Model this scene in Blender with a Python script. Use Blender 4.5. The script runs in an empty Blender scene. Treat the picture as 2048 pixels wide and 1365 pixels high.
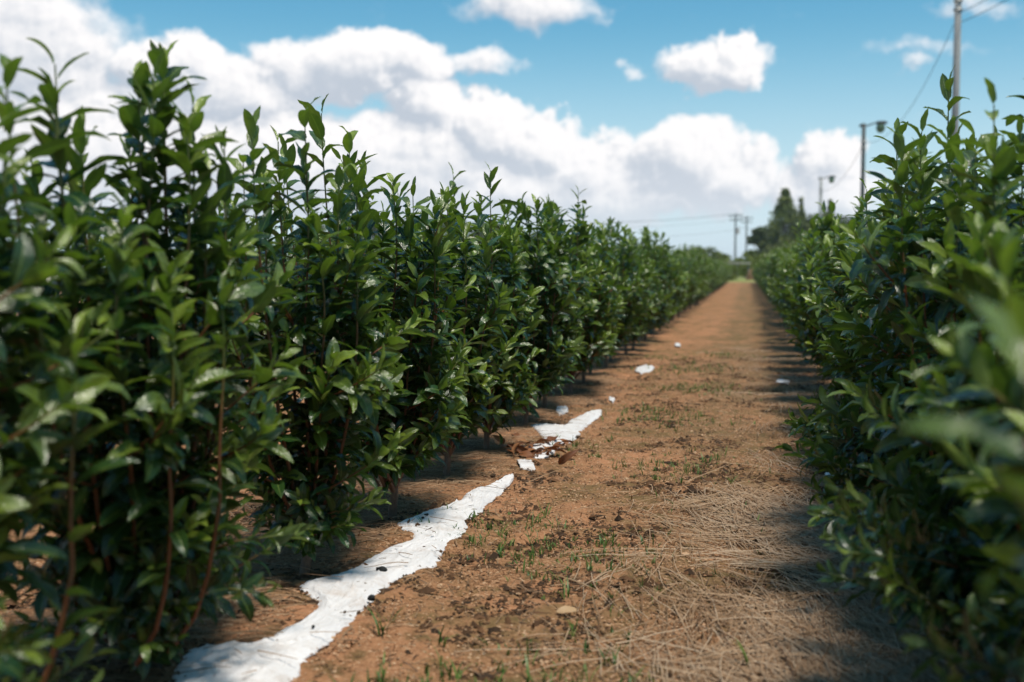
import bpy, math, random
import numpy as np
from mathutils import Vector, Matrix, noise as mnoise

random.seed(11)
RNG = np.random.default_rng(11)
SC = bpy.context.scene
COL = SC.collection
R = math.radians

# ------------------------------------------------------------------ camera
H = 0.75                      # eye height above the path
FPX = 2250.0                  # focal length in pixels of a 2048 wide frame
YAW, PITCH = R(11.75), R(3.69)
cam_d = bpy.data.cameras.new('camera')
cam = bpy.data.objects.new('camera', cam_d)
COL.objects.link(cam)
cam.location = (0, 0, H)
cam.rotation_euler = (R(90) - PITCH, 0, YAW)
cam_d.sensor_width = 36
cam_d.lens = FPX / 2048 * 36
cam_d.clip_start = 0.02
cam_d.clip_end = 6000
cam_d.dof.use_dof = True
cam_d.dof.focus_distance = 3.45
cam_d.dof.aperture_fstop = 2.9
SC.camera = cam
SC.render.resolution_x, SC.render.resolution_y = 1024, 682

_f = Vector((-math.sin(YAW) * math.cos(PITCH), math.cos(YAW) * math.cos(PITCH), -math.sin(PITCH)))
_r = Vector((math.cos(YAW), math.sin(YAW), 0))
_u = _r.cross(_f)
def ray(px, py):
    return (_f * FPX + _r * (px - 1024) + _u * (682.5 - py)).normalized()
def ground(px, py):
    """point of the ground seen at a place of the photograph"""
    d = ray(px, py); t = -H / d.z
    return Vector((d.x * t, d.y * t, 0))
def at(px, py, Y):
    """point at distance Y down the path"""
    d = ray(px, py); t = Y / d.y
    return Vector((d.x * t, Y, H + d.z * t))

# ------------------------------------------------------------------ light
SUN_EL, SUN_AZ = R(72), R(125)         # azimuth clockwise from +Y (down the path): high, from the right
sun_dir = Vector((math.sin(SUN_AZ) * math.cos(SUN_EL), math.cos(SUN_AZ) * math.cos(SUN_EL), math.sin(SUN_EL)))
sd = bpy.data.lights.new('sun', 'SUN')
sd.energy = 2.5; sd.angle = R(12); sd.color = (1.0, 0.92, 0.80)
sun = bpy.data.objects.new('sun', sd); COL.objects.link(sun)
sun.rotation_euler = (-sun_dir).to_track_quat('-Z', 'Y').to_euler()
SC.view_settings.view_transform = 'Standard'
SC.view_settings.look = 'None'
SC.view_settings.exposure = 0.7
SC.view_settings.gamma = 1.0
SC.cycles.max_bounces = 7
SC.cycles.transparent_max_bounces = 8
SC.cycles.sample_clamp_indirect = 6
SC.cycles.caustics_reflective = False
SC.cycles.caustics_refractive = False
try:
    SC.cycles.use_denoising = True
except Exception:
    pass

# ------------------------------------------------------------------ node helper
class NT:
    def __init__(self, tree):
        self.t = tree; self.n = tree.nodes; self.l = tree.links
    def new(self, kind, **kw):
        nd = self.n.new(kind)
        for k, v in kw.items(): setattr(nd, k, v)
        return nd
    def set(self, sock, v):
        if v is None: return
        if hasattr(v, 'is_linked') or isinstance(v, bpy.types.NodeSocket): self.l.new(v, sock)
        else: sock.default_value = v
    def math(self, op, a, b=None, c=None, clamp=False):
        nd = self.new('ShaderNodeMath', operation=op); nd.use_clamp = clamp
        self.set(nd.inputs[0], a); self.set(nd.inputs[1], b); self.set(nd.inputs[2], c)
        return nd.outputs[0]
    def vec(self, op, a, b=None, scale=None):
        nd = self.new('ShaderNodeVectorMath', operation=op)
        self.set(nd.inputs[0], a)
        if b is not None: self.set(nd.inputs[1], b)
        if scale is not None: self.set(nd.inputs[3], scale)
        return nd.outputs[1] if op in ('LENGTH', 'DOT_PRODUCT', 'DISTANCE') else nd.outputs[0]
    def noise(self, vec, scale, detail=4, rough=0.55, dim='3D', dist=0.0):
        nd = self.new('ShaderNodeTexNoise'); nd.noise_dimensions = dim
        self.set(nd.inputs['Vector'], vec)
        nd.inputs['Scale'].default_value = scale; nd.inputs['Detail'].default_value = detail
        nd.inputs['Roughness'].default_value = rough; nd.inputs['Distortion'].default_value = dist
        return nd
    def ramp(self, fac, pts, interp='LINEAR'):
        nd = self.new('ShaderNodeValToRGB'); nd.color_ramp.interpolation = interp
        e = nd.color_ramp.elements
        while len(e) < len(pts): e.new(0.5)
        for i, (p, c) in enumerate(pts):
            e[i].position = p; e[i].color = (*c, 1) if len(c) == 3 else c
        self.set(nd.inputs[0], fac)
        return nd.outputs[0]
    def mapr(self, v, a, b, c=0.0, d=1.0, smooth=False):
        nd = self.new('ShaderNodeMapRange'); nd.interpolation_type = 'SMOOTHSTEP' if smooth else 'LINEAR'
        self.set(nd.inputs[0], v)
        for i, q in enumerate((a, b, c, d)): nd.inputs[i + 1].default_value = q
        return nd.outputs[0]
    def mix(self, f, a, b, blend='MIX'):
        nd = self.new('ShaderNodeMix'); nd.data_type = 'RGBA'; nd.blend_type = blend
        self.set(nd.inputs[0], f)
        for s, v in ((nd.inputs[6], a), (nd.inputs[7], b)):
            if isinstance(v, tuple): s.default_value = (*v, 1) if len(v) == 3 else v
            else: self.set(s, v)
        return nd.outputs[2]

# ------------------------------------------------------------------ world: sky with cumulus
world = bpy.data.worlds.new('World'); SC.world = world; world.use_nodes = True
w = NT(world.node_tree); w.n.clear()
out = w.new('ShaderNodeOutputWorld'); bg = w.new('ShaderNodeBackground')
bg.inputs['Strength'].default_value = 0.088
w.l.new(bg.outputs[0], out.inputs[0])
sky = w.new('ShaderNodeTexSky'); sky.sky_type = 'NISHITA'; sky.sun_disc = False
sky.sun_elevation = SUN_EL; sky.sun_rotation = SUN_AZ
sky.air_density = 1.0; sky.dust_density = 1.0; sky.ozone_density = 1.6
tc = w.new('ShaderNodeTexCoord')
D = tc.outputs['Generated']
sep = w.new('ShaderNodeSeparateXYZ'); w.l.new(D, sep.inputs[0])
az = w.math('ARCTAN2', sep.outputs[0], sep.outputs[1])
hor = w.math('SQRT', w.math('ADD', w.math('MULTIPLY', sep.outputs[0], sep.outputs[0]), w.math('MULTIPLY', sep.outputs[1], sep.outputs[1])))
vv = w.math('DIVIDE', sep.outputs[2], w.math('MAXIMUM', hor, 0.05))
cmb = w.new('ShaderNodeCombineXYZ'); w.l.new(az, cmb.inputs[0]); w.l.new(vv, cmb.inputs[1])
UV = cmb.outputs[0]
def azv(px, py):
    d = ray(px, py); return math.atan2(d.x, d.y), d.z / math.hypot(d.x, d.y)
# px, py, rx, ry in picture units of angle, weight
CLOUDS = [(60, 90, 210, 170, 0.75), (-200, 60, 240, 240, 0.9), (345, 140, 120, 62, 1.0), (470, 185, 170, 70, 0.9),
          (600, 130, 130, 62, 0.85), (725, 120, 150, 76, 1.1), (840, 135, 110, 55, 0.9), (985, 135, 80, 32, 0.5), 
          (200, 320, 330, 160, 1.1), (520, 330, 330, 130, 1.2), (800, 330, 260, 110, 1.2), (858, 225, 85, 80, 1.15), (975, 265, 110, 72, 1.15),
          (1075, 300, 105, 65, 1.1), (1180, 335, 100, 72, 1.05), (1050, 380, 330, 80, 1.0),
          (1370, 325, 120, 85, 1.1), (1450, 350, 115, 70, 1.0), (1300, 400, 220, 55, 0.7), (1670, 325, 70, 60, 0.95), (1640, 375, 130, 60, 0.85),
          (1430, 130, 125, 55, 1.0), (1475, 98, 52, 40, 0.95), (1370, 150, 60, 28, 0.7), (1245, 150, 34, 28, 0.42),
          (1070, 5, 170, 50, 0.58), (1062, 45, 50, 28, 0.45), (1870, 92, 170, 24, 0.3), (1815, 130, 44, 20, 0.34), (1950, 0, 110, 28, 0.3),
          # clouds outside the picture, for the light and for other views
          (2600, 250, 420, 160, 1.1), (3300, 60, 500, 220, 1.0), (-900, 260, 500, 190, 1.1), (-1700, 0, 500, 240, 1.0), (4300, 220, 500, 180, 1.0), (700, -900, 500, 160, 0.9)]
grp = bpy.data.node_groups.new('cloud_field', 'ShaderNodeTree')
grp.interface.new_socket('P', in_out='INPUT', socket_type='NodeSocketVector')
grp.interface.new_socket('Field', in_out='OUTPUT', socket_type='NodeSocketFloat')
g = NT(grp); gi = g.new('NodeGroupInput'); go = g.new('NodeGroupOutput')
P = gi.outputs[0]
n1 = g.noise(P, 9, 5, 0.55); n2 = g.noise(P, 34, 4, 0.6)
off1 = g.vec('SCALE', g.vec('SUBTRACT', n1.outputs['Color'], (0.5, 0.5, 0.5)), scale=0.07)
off2 = g.vec('SCALE', g.vec('SUBTRACT', n2.outputs['Color'], (0.5, 0.5, 0.5)), scale=0.034)
PW = g.vec('ADD', P, g.vec('ADD', off1, off2))
PW = g.vec('MULTIPLY', PW, (1, 1, 0))
acc = None
for (px, py, rx, ry, wt) in CLOUDS:
    if py < -500: a, v = 0.1, 0.95
    else: 
        a = (px - 1493) / FPX if not (0 < px < 2048) else azv(px, py)[0]
        v = azv(min(max(px, 0), 2048), py)[1]
    q = g.vec('MULTIPLY', g.vec('SUBTRACT', PW, (a, v, 0)), (FPX / rx / 1.15, FPX / ry / 1.15, 0))
    s = g.math('SUBTRACT', 1.0, g.vec('DOT_PRODUCT', q, q))
    s = g.math('MULTIPLY', g.math('MAXIMUM', s, 0.0), wt)
    acc = s if acc is None else g.math('SMOOTH_MAX', acc, s, 0.12)
n3 = g.noise(P, 26, 7, 0.66)
fld = g.math('ADD', acc, g.math('MULTIPLY', g.math('SUBTRACT', n3.outputs[0], 0.5), 0.55))
g.l.new(fld, go.inputs[0])
def field(vec):
    nd = w.new('ShaderNodeGroup'); nd.node_tree = grp; w.l.new(vec, nd.inputs[0]); return nd.outputs[0]
F0 = field(UV)
F1 = field(w.vec('ADD', UV, (0.010, 0.016, 0)))
alpha = w.mapr(F0, 0.13, 0.54, 0, 1, True)
F2 = field(w.vec('ADD', UV, (0.004, 0.006, 0)))
lit = w.math('ADD', w.math('MULTIPLY', w.mapr(w.math('SUBTRACT', F0, F1), -0.22, 0.27, 0, 1, True), 0.6), w.math('MULTIPLY', w.mapr(w.math('SUBTRACT', F0, F2), -0.10, 0.13, 0, 1, True), 0.4))
thick = w.mapr(F0, 0.5, 1.4, 0, 1, True)
lit = w.math('ADD', w.math('MULTIPLY', lit, 0.95), 0.04, clamp=True)
ccol = w.mix(w.mapr(vv, 0.0, 0.13, 0.55, 0.0, True), w.mix(lit, (3.7, 4.15, 4.8), (7.3, 7.15, 7.15)), (6.3, 6.6, 7.0))
skyc = w.mix(1.0, sky.outputs[0], (0.46, 0.90, 0.93), 'MULTIPLY')
# pale band of moist air over the horizon
hz = w.mapr(vv, 0.0, 0.235, 0.85, 0.0, True)
skyc = w.mix(hz, skyc, (5.3, 6.1, 6.9))
band = w.mapr(vv, -0.01, 0.07, 0.35, 1.0, True)
alpha = w.math('MULTIPLY', alpha, band)
allc = w.mix(alpha, skyc, ccol)
w.l.new(allc, bg.inputs['Color'])
world.cycles.sampling_method = 'MANUAL'; world.cycles.sample_map_resolution = 512

# ------------------------------------------------------------------ materials
def newmat(name):
    m = bpy.data.materials.new(name); m.use_nodes = True
    t = NT(m.node_tree); t.n.clear()
    o = t.new('ShaderNodeOutputMaterial')
    return m, t, o

def leaf_material(name, dark, mid, young, spec=0.5, rough=0.3, trans=0.28, detail=True):
    m, t, o = newmat(name)
    at_ = t.new('ShaderNodeAttribute'); at_.attribute_name = 'tint'
    s = t.new('ShaderNodeSeparateColor'); t.l.new(at_.outputs['Color'], s.inputs[0])
    rnd, age = s.outputs[0], s.outputs[1]
    uvn = t.new('ShaderNodeUVMap'); uvn.uv_map = 'leaf'
    su = t.new('ShaderNodeSeparateXYZ'); t.l.new(uvn.outputs[0], su.inputs[0])
    col = t.mix(rnd, dark, mid)
    col = t.mix(age, col, young)
    geo = t.new('ShaderNodeNewGeometry')
    across = t.math('ABSOLUTE', t.math('SUBTRACT', su.outputs[1], 0.5))
    rib = t.mapr(across, 0.02, 0.07, 1, 0, True)
    col = t.mix(t.math('MULTIPLY', rib, 0.45), col, (0.22, 0.3, 0.07))
    if detail:
        tco = t.new('ShaderNodeTexCoord')
        n = t.noise(tco.outputs['Object'], 60, 3, 0.6)
        sp = t.noise(tco.outputs['Object'], 95, 3, 0.7)
        col = t.mix(t.math('MULTIPLY', t.mapr(sp.outputs[0], 0.66, 0.70, 0, 0.8), t.mapr(rnd, 0.6, 0.9, 0, 1)), col, (0.16, 0.085, 0.025))
        col = t.mix(t.mapr(n.outputs[0], 0.4, 0.7, 0, 0.4), col, (dark[0] * 1.3, dark[1] * 1.25, dark[2] * 1.6))
    col_b = t.mix(geo.outputs['Backfacing'], col, t.mix(0.25, col, (0.15, 0.21, 0.08)))
    bs = t.new('ShaderNodeBsdfPrincipled')
    t.l.new(col_b, bs.inputs['Base Color'])
    t.l.new(t.math('ADD', rough, t.math('MULTIPLY', geo.outputs['Backfacing'], 0.25)), bs.inputs['Roughness'])
    bs.inputs['Specular IOR Level'].default_value = spec
    tr = t.new('ShaderNodeBsdfTranslucent')
    t.l.new(t.mix(1.0, t.mix(0.35, col, young), (1.25, 1.7, 0.9), 'MULTIPLY'), tr.inputs[0])
    if detail:
        # side veins and blistering of the blade
        ph = t.math('ADD', t.math('MULTIPLY', su.outputs[0], 62.0), t.math('MULTIPLY', across, -34.0))
        vein = t.math('MULTIPLY', t.math('SINE', ph), 0.22)
        hgt = t.math('ADD', vein, t.math('MULTIPLY', n.outputs[0], 3.2))
        bmp = t.new('ShaderNodeBump'); bmp.inputs['Strength'].default_value = 0.38; bmp.inputs['Distance'].default_value = 0.003
        t.l.new(hgt, bmp.inputs['Height']); t.l.new(bmp.outputs[0], bs.inputs['Normal'])
    mx = t.new('ShaderNodeMixShader'); mx.inputs[0].default_value = trans
    t.l.new(bs.outputs[0], mx.inputs[1]); t.l.new(tr.outputs[0], mx.inputs[2]); t.l.new(mx.outputs[0], o.inputs[0])
    return m

M_LEAF = leaf_material('tea_leaf', (0.006, 0.021, 0.007), (0.020, 0.064, 0.013), (0.26, 0.33, 0.04), spec=0.65, rough=0.24, trans=0.2)

def simple(name, col, rough=0.8, var=0.25, scale=30, bump=0.3, spec=0.3, metal=0.0, dist=0.004, col2=None, coord='Object'):
    m, t, o = newmat(name)
    tco = t.new('ShaderNodeTexCoord')
    n = t.noise(tco.outputs[coord], scale, 5, 0.6)
    c2 = col2 or tuple(c * (1 - var * 1.6) for c in col)
    c = t.mix(t.mapr(n.outputs[0], 0.3, 0.7), c2, tuple(col))
    bs = t.new('ShaderNodeBsdfPrincipled')
    t.l.new(c, bs.inputs['Base Color']); bs.inputs['Roughness'].default_value = rough
    bs.inputs['Specular IOR Level'].default_value = spec; bs.inputs['Metallic'].default_value = metal
    if bump:
        b = t.new('ShaderNodeBump'); b.inputs['Strength'].default_value = bump; b.inputs['Distance'].default_value = dist
        t.l.new(n.outputs[0], b.inputs['Height']); t.l.new(b.outputs[0], bs.inputs['Normal'])
    t.l.new(bs.outputs[0], o.inputs[0])
    return m

def tinted(name, cols, rough=0.85, spec=0.2, trans=0.0):
    """colour picked per piece through the tint attribute"""
    m, t, o = newmat(name)
    a = t.new('ShaderNodeAttribute'); a.attribute_name = 'tint'
    s = t.new('ShaderNodeSeparateColor'); t.l.new(a.outputs['Color'], s.inputs[0])
    k = len(cols) - 1
    c = t.ramp(s.outputs[0], [(i / k, q) for i, q in enumerate(cols)])
    bs = t.new('ShaderNodeBsdfPrincipled')
    t.l.new(c, bs.inputs['Base Color']); bs.inputs['Roughness'].default_value = rough
    bs.inputs['Specular IOR Level'].default_value = spec
    if trans:
        tr = t.new('ShaderNodeBsdfTranslucent'); t.l.new(c, tr.inputs[0])
        mx = t.new('ShaderNodeMixShader'); mx.inputs[0].default_value = trans
        t.l.new(bs.outputs[0], mx.inputs[1]); t.l.new(tr.outputs[0], mx.inputs[2]); t.l.new(mx.outputs[0], o.inputs[0])
    else:
        t.l.new(bs.outputs[0], o.inputs[0])
    return m

def bark_material():
    m, t, o = newmat('tea_bark')
    a = t.new('ShaderNodeAttribute'); a.attribute_name = 'tint'
    s = t.new('ShaderNodeSeparateColor'); t.l.new(a.outputs['Color'], s.inputs[0])
    c = t.ramp(s.outputs[0], [(0, (0.13, 0.095, 0.065)), (0.14, (0.15, 0.095, 0.055)), (0.3, (0.25, 0.085, 0.03)), (0.68, (0.26, 0.10, 0.03)), (0.85, (0.16, 0.17, 0.03)), (1, (0.14, 0.2, 0.04))])
    tco = t.new('ShaderNodeTexCoord')
    mp = t.new('ShaderNodeMapping'); mp.inputs['Scale'].default_value = (1, 1, 0.2); t.l.new(tco.outputs['Object'], mp.inputs[0])
    n = t.noise(mp.outputs[0], 260, 4, 0.65)
    c = t.mix(t.mapr(n.outputs[0], 0.35, 0.65), t.mix(1.0, c, (0.5, 0.45, 0.45), 'MULTIPLY'), c)
    bs = t.new('ShaderNodeBsdfPrincipled'); t.l.new(c, bs.inputs['Base Color']); bs.inputs['Roughness'].default_value = 0.6
    b = t.new('ShaderNodeBump'); b.inputs['Strength'].default_value = 0.5; b.inputs['Distance'].default_value = 0.002
    t.l.new(n.outputs[0], b.inputs['Height']); t.l.new(b.outputs[0], bs.inputs['Normal'])
    t.l.new(bs.outputs[0], o.inputs[0])
    return m
M_BARK = bark_material()

def soil_material():
    m, t, o = newmat('soil')
    tco = t.new('ShaderNodeTexCoord'); Pn = tco.outputs['Object']
    big = t.noise(Pn, 1.6, 4, 0.6); med = t.noise(Pn, 9, 6, 0.65); fine = t.noise(Pn, 120, 5, 0.7); vf = t.noise(Pn, 420, 3, 0.6)
    c = t.ramp(fine.outputs[0], [(0.25, (0.06, 0.03, 0.015)), (0.42, (0.20, 0.098, 0.046)), (0.55, (0.35, 0.18, 0.09)), (0.75, (0.52, 0.33, 0.20))])
    # redder trodden band, browner mossy crumbs
    c = t.mix(t.mapr(big.outputs[0], 0.40, 0.60, 0, 0.7), c, (0.46, 0.215, 0.11))
    moss = t.mapr(med.outputs[0], 0.52, 0.66, 0, 0.72, True)
    c = t.mix(moss, c, t.mix(fine.outputs[0], (0.05, 0.035, 0.015), (0.13, 0.10, 0.035)))
    pat = t.noise(Pn, 2.6, 6, 0.7, dist=0.8)
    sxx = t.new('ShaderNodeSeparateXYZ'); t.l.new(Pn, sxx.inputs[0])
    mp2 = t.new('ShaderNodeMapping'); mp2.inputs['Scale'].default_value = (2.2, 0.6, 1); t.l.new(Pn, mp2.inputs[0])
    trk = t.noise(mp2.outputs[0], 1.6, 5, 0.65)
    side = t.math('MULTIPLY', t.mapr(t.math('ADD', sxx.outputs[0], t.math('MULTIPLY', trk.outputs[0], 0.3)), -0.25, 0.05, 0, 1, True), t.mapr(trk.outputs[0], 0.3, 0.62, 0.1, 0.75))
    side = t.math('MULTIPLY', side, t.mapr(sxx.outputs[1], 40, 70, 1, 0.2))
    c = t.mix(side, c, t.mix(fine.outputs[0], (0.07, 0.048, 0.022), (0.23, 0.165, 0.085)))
    c = t.mix(t.mapr(pat.outputs[0], 0.46, 0.66, 0, 0.75, True), c, t.mix(fine.outputs[0], (0.06, 0.042, 0.016), (0.20, 0.145, 0.06)))
    sx = t.new('ShaderNodeSeparateXYZ'); t.l.new(Pn, sx.inputs[0])
    gr = t.noise(Pn, 0.5, 3, 0.5)
    far = t.mapr(sx.outputs[1], 62, 64, 0, 1)
    grass = t.mix(t.mapr(t.noise(Pn, 0.25, 5, 0.6).outputs[0], 0.35, 0.65), (0.14, 0.17, 0.04), (0.32, 0.32, 0.11))
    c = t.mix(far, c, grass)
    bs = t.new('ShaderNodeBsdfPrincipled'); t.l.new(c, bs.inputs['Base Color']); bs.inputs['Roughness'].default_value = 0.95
    bs.inputs['Specular IOR Level'].default_value = 0.15
    hh = t.math('ADD', t.math('MULTIPLY', fine.outputs[0], 1.0), t.math('ADD', t.math('MULTIPLY', med.outputs[0], 2.0), t.math('MULTIPLY', vf.outputs[0], 0.4)))
    b = t.new('ShaderNodeBump'); b.inputs['Strength'].default_value = 0.6; b.inputs['Distance'].default_value = 0.009
    t.l.new(hh, b.inputs['Height']); t.l.new(b.outputs[0], bs.inputs['Normal'])
    t.l.new(bs.outputs[0], o.inputs[0])
    return m
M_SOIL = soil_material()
M_STRAW = tinted('straw', [(0.07, 0.036, 0.018), (0.17, 0.092, 0.044), (0.27, 0.158, 0.082), (0.36, 0.235, 0.14), (0.43, 0.31, 0.21)], 0.6, 0.35)
M_CRUMB = tinted('crumbs', [(0.035, 0.022, 0.014), (0.09, 0.045, 0.022), (0.27, 0.13, 0.062), (0.40, 0.215, 0.115), (0.52, 0.34, 0.21)], 0.85, 0.2)
M_GRASS = tinted('grass_blades', [(0.04, 0.10, 0.02), (0.09, 0.18, 0.035), (0.20, 0.26, 0.07)], 0.45, 0.4, 0.35)
M_DEADLEAF = tinted('dead_leaf', [(0.10, 0.03, 0.012), (0.26, 0.10, 0.035), (0.38, 0.2, 0.09), (0.55, 0.42, 0.25)], 0.6, 0.4, 0.1)
M_CONC = simple('pole_concrete', (0.34, 0.34, 0.33), 0.8, 0.15, 6, 0.1)
M_STEEL = simple('galvanised_steel', (0.22, 0.23, 0.23), 0.5, 0.2, 20, 0.1, 0.5, 0.5)
M_DARKPOLE = simple('dark_pole_paint', (0.07, 0.085, 0.085), 0.6, 0.2, 5, 0.1)
M_WIRE = simple('wire_rubber', (0.03, 0.035, 0.04), 0.6, 0.1, 50, 0)
M_LAMPGLASS = simple('lamp_green_cover', (0.10, 0.17, 0.09), 0.4, 0.2, 20, 0.0, 0.5)
M_RAIL = simple('rail_paint', (0.5, 0.45, 0.4), 0.6, 0.15, 3, 0.1)
M_CONIFER = tinted('conifer_needles', [(0.06, 0.09, 0.025), (0.15, 0.18, 0.045), (0.27, 0.28, 0.08)], 0.7, 0.2, 0.1)
M_BROAD = tinted('broadleaf_crown', [(0.045, 0.065, 0.025), (0.10, 0.125, 0.04), (0.19, 0.20, 0.07)], 0.7, 0.2, 0.15)
M_BUSH = tinted('bush_leaves', [(0.08, 0.11, 0.025), (0.15, 0.19, 0.04), (0.26, 0.27, 0.07)], 0.7, 0.2, 0.2)
M_TREEBARK = simple('tree_bark', (0.13, 0.09, 0.06), 0.9, 0.3, 3, 0.5)
M_FRUIT = simple('fruit_skin', (0.13, 0.15, 0.06), 0.45, 0.3, 60, 0.2, 0.5, dist=0.001, col2=(0.09, 0.06, 0.03))
M_BANK = simple('dirt_bank', (0.30, 0.17, 0.085), 0.95, 0.3, 1.2, 0.5)
M_CLOD = simple('black_clod', (0.02, 0.022, 0.022), 0.8, 0.3, 200, 0.5)

def film_material():
    m, t, o = newmat('white_film')
    tco = t.new('ShaderNodeTexCoord'); Pn = tco.outputs['Object']
    n = t.noise(Pn, 14, 5, 0.6); f = t.noise(Pn, 90, 4, 0.65); s = t.noise(Pn, 45, 2, 0.5)
    c = t.mix(t.mapr(n.outputs[0], 0.52, 0.74, 0, 0.7), (0.74, 0.71, 0.71), (0.50, 0.40, 0.33))
    c = t.mix(t.mapr(s.outputs[0], 0.70, 0.75, 0, 0.85), c, (0.14, 0.09, 0.05))
    bs = t.new('ShaderNodeBsdfPrincipled'); t.l.new(c, bs.inputs['Base Color']); bs.inputs['Roughness'].default_value = 0.45
    mp = t.new('ShaderNodeMapping'); mp.inputs['Scale'].default_value = (1, 0.25, 1); mp.inputs['Rotation'].default_value = (0, 0, R(-25)); t.l.new(Pn, mp.inputs[0])
    cr = t.noise(mp.outputs[0], 60, 4, 0.6, dist=0.6)
    b = t.new('ShaderNodeBump'); b.inputs['Strength'].default_value = 0.6; b.inputs['Distance'].default_value = 0.009
    t.l.new(t.math('ADD', cr.outputs[0], t.math('MULTIPLY', f.outputs[0], 0.25)), b.inputs['Height']); t.l.new(b.outputs[0], bs.inputs['Normal'])
    t.l.new(bs.outputs[0], o.inputs[0])
    return m
M_FILM = film_material()

# ------------------------------------------------------------------ mesh helpers
def mesh_from(name, verts, faces, mat=None, tint=None, uv=None, smooth=True):
    """verts (n,3) array, faces (m,k) array of equal size; tint per vertex (n,3); uv per vertex (n,2)"""
    verts = np.asarray(verts, np.float32); faces = np.asarray(faces, np.int32)
    me = bpy.data.meshes.new(name)
    nf, k = faces.shape
    me.vertices.add(len(verts)); me.vertices.foreach_set('co', verts.ravel())
    me.loops.add(nf * k); me.loops.foreach_set('vertex_index', faces.ravel())
    me.polygons.add(nf)
    me.polygons.foreach_set('loop_start', np.arange(0, nf * k, k, dtype=np.int32))
    me.polygons.foreach_set('loop_total', np.full(nf, k, np.int32))
    me.polygons.foreach_set('use_smooth', np.full(nf, smooth, bool))
    if uv is not None:
        l = me.uv_layers.new(name='leaf')
        l.data.foreach_set('uv', np.asarray(uv, np.float32)[faces.ravel()].ravel())
    if tint is not None:
        a = me.color_attributes.new('tint', 'FLOAT_COLOR', 'POINT')
        c = np.ones((len(verts), 4), np.float32); c[:, :tint.shape[1]] = tint
        a.data.foreach_set('color', c.ravel())
    me.update(); me.validate()
    if mat: me.materials.append(mat)
    return me

class Geo:
    """collects quads of one mesh"""
    def __init__(self): self.v = []; self.f = []; self.t = []; self.n = 0
    def add(self, v, f, t=0.5):
        v = np.asarray(v, float).reshape(-1, 3); f = np.asarray(f, int)
        self.v.append(v); self.f.append(f + self.n); self.n += len(v)
        t = np.asarray(t, float)
        self.t.append(np.full((len(v), 1), float(t)) if t.ndim == 0 else t.reshape(-1, 1))
    def tube(self, pts, rad, sides=6, t=0.5, caps=True):
        pts = np.asarray(pts, float); n = len(pts)
        rad = np.full(n, rad) if np.ndim(rad) == 0 else np.asarray(rad, float)
        tan = np.gradient(pts, axis=0); tan /= np.linalg.norm(tan, axis=1)[:, None] + 1e-9
        ref = np.array([1.0, 0, 0]) if abs(tan[0][0]) < 0.8 else np.array([0, 1.0, 0])
        a = np.cross(tan, ref); a /= np.linalg.norm(a, axis=1)[:, None] + 1e-9
        b = np.cross(tan, a)
        an = np.linspace(0, 2 * np.pi, sides, endpoint=False)
        ring = a[:, None, :] * np.cos(an)[None, :, None] + b[:, None, :] * np.sin(an)[None, :, None]
        v = pts[:, None, :] + ring * rad[:, None, None]
        i = np.arange(n - 1)[:, None] * sides; j = np.arange(sides)[None, :]; j2 = (j + 1) % sides
        f = np.stack([i + j, i + j2, i + sides + j2, i + sides + j], -1).reshape(-1, 4)
        tt = np.repeat(np.asarray(t, float), sides) if np.ndim(t) else t
        v = v.reshape(-1, 3)
        if caps:
            for (base, c, r_) in ((0, pts[0], 0), ((n - 1) * sides, pts[-1], 1)):
                k = len(v); v = np.vstack([v, c[None]])
                cf = [[base + q, k, base + (q + 1) % sides, base + (q + 1) % sides] for q in range(sides)]
                # degenerate-free fans: use pairs of sides
                cf = [[base + q, base + (q + 1) % sides, base + (q + 2) % sides, k] for q in range(0, sides - 1, 2)]
                f = np.vstack([f, np.array(cf)])
                if np.ndim(tt): tt = np.append(tt, tt[base])
        self.add(v, f, tt)
    def box(self, c, s, t=0.5, rot=0.0):
        c = np.array(c, float); hx, hy, hz = [q / 2 for q in s]
        v = np.array([[x, y, z] for z in (-hz, hz) for (x, y) in ((-hx, -hy), (hx, -hy), (hx, hy), (-hx, hy))])
        cr, sr = math.cos(rot), math.sin(rot)
        v = np.stack([v[:, 0] * cr - v[:, 1] * sr, v[:, 0] * sr + v[:, 1] * cr, v[:, 2]], 1) + c
        self.add(v, [[0, 3, 2, 1], [4, 5, 6, 7], [0, 1, 5, 4], [1, 2, 6, 5], [2, 3, 7, 6], [3, 0, 4, 7]], t)
    def blob(self, c, r, seg=10, rings=7, rough=0.12, t=0.5, seed=0):
        rg = np.random.default_rng(seed)
        th = np.linspace(0.001, math.pi - 0.001, rings); ph = np.linspace(0, 2 * math.pi, seg, endpoint=False)
        v = np.array([[math.sin(a) * math.cos(b), math.sin(a) * math.sin(b), math.cos(a)] for a in th for b in ph])
        v = v * (1 + rough * rg.standard_normal(len(v)))[:, None]
        v[:seg] = v[:seg].mean(0) + (v[:seg] - v[:seg].mean(0)) * 1.0
        v = v * np.array(r) + np.array(c)
        i = np.arange(rings - 1)[:, None] * seg; j = np.arange(seg)[None, :]; j2 = (j + 1) % seg
        self.add(v, np.stack([i + j, i + seg + j, i + seg + j2, i + j2], -1).reshape(-1, 4), t)
    def mesh(self, name, mat, smooth=True):
        return mesh_from(name, np.vstack(self.v), np.vstack(self.f), mat, tint=np.repeat(np.vstack(self.t), 2, 1), smooth=smooth)

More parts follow.
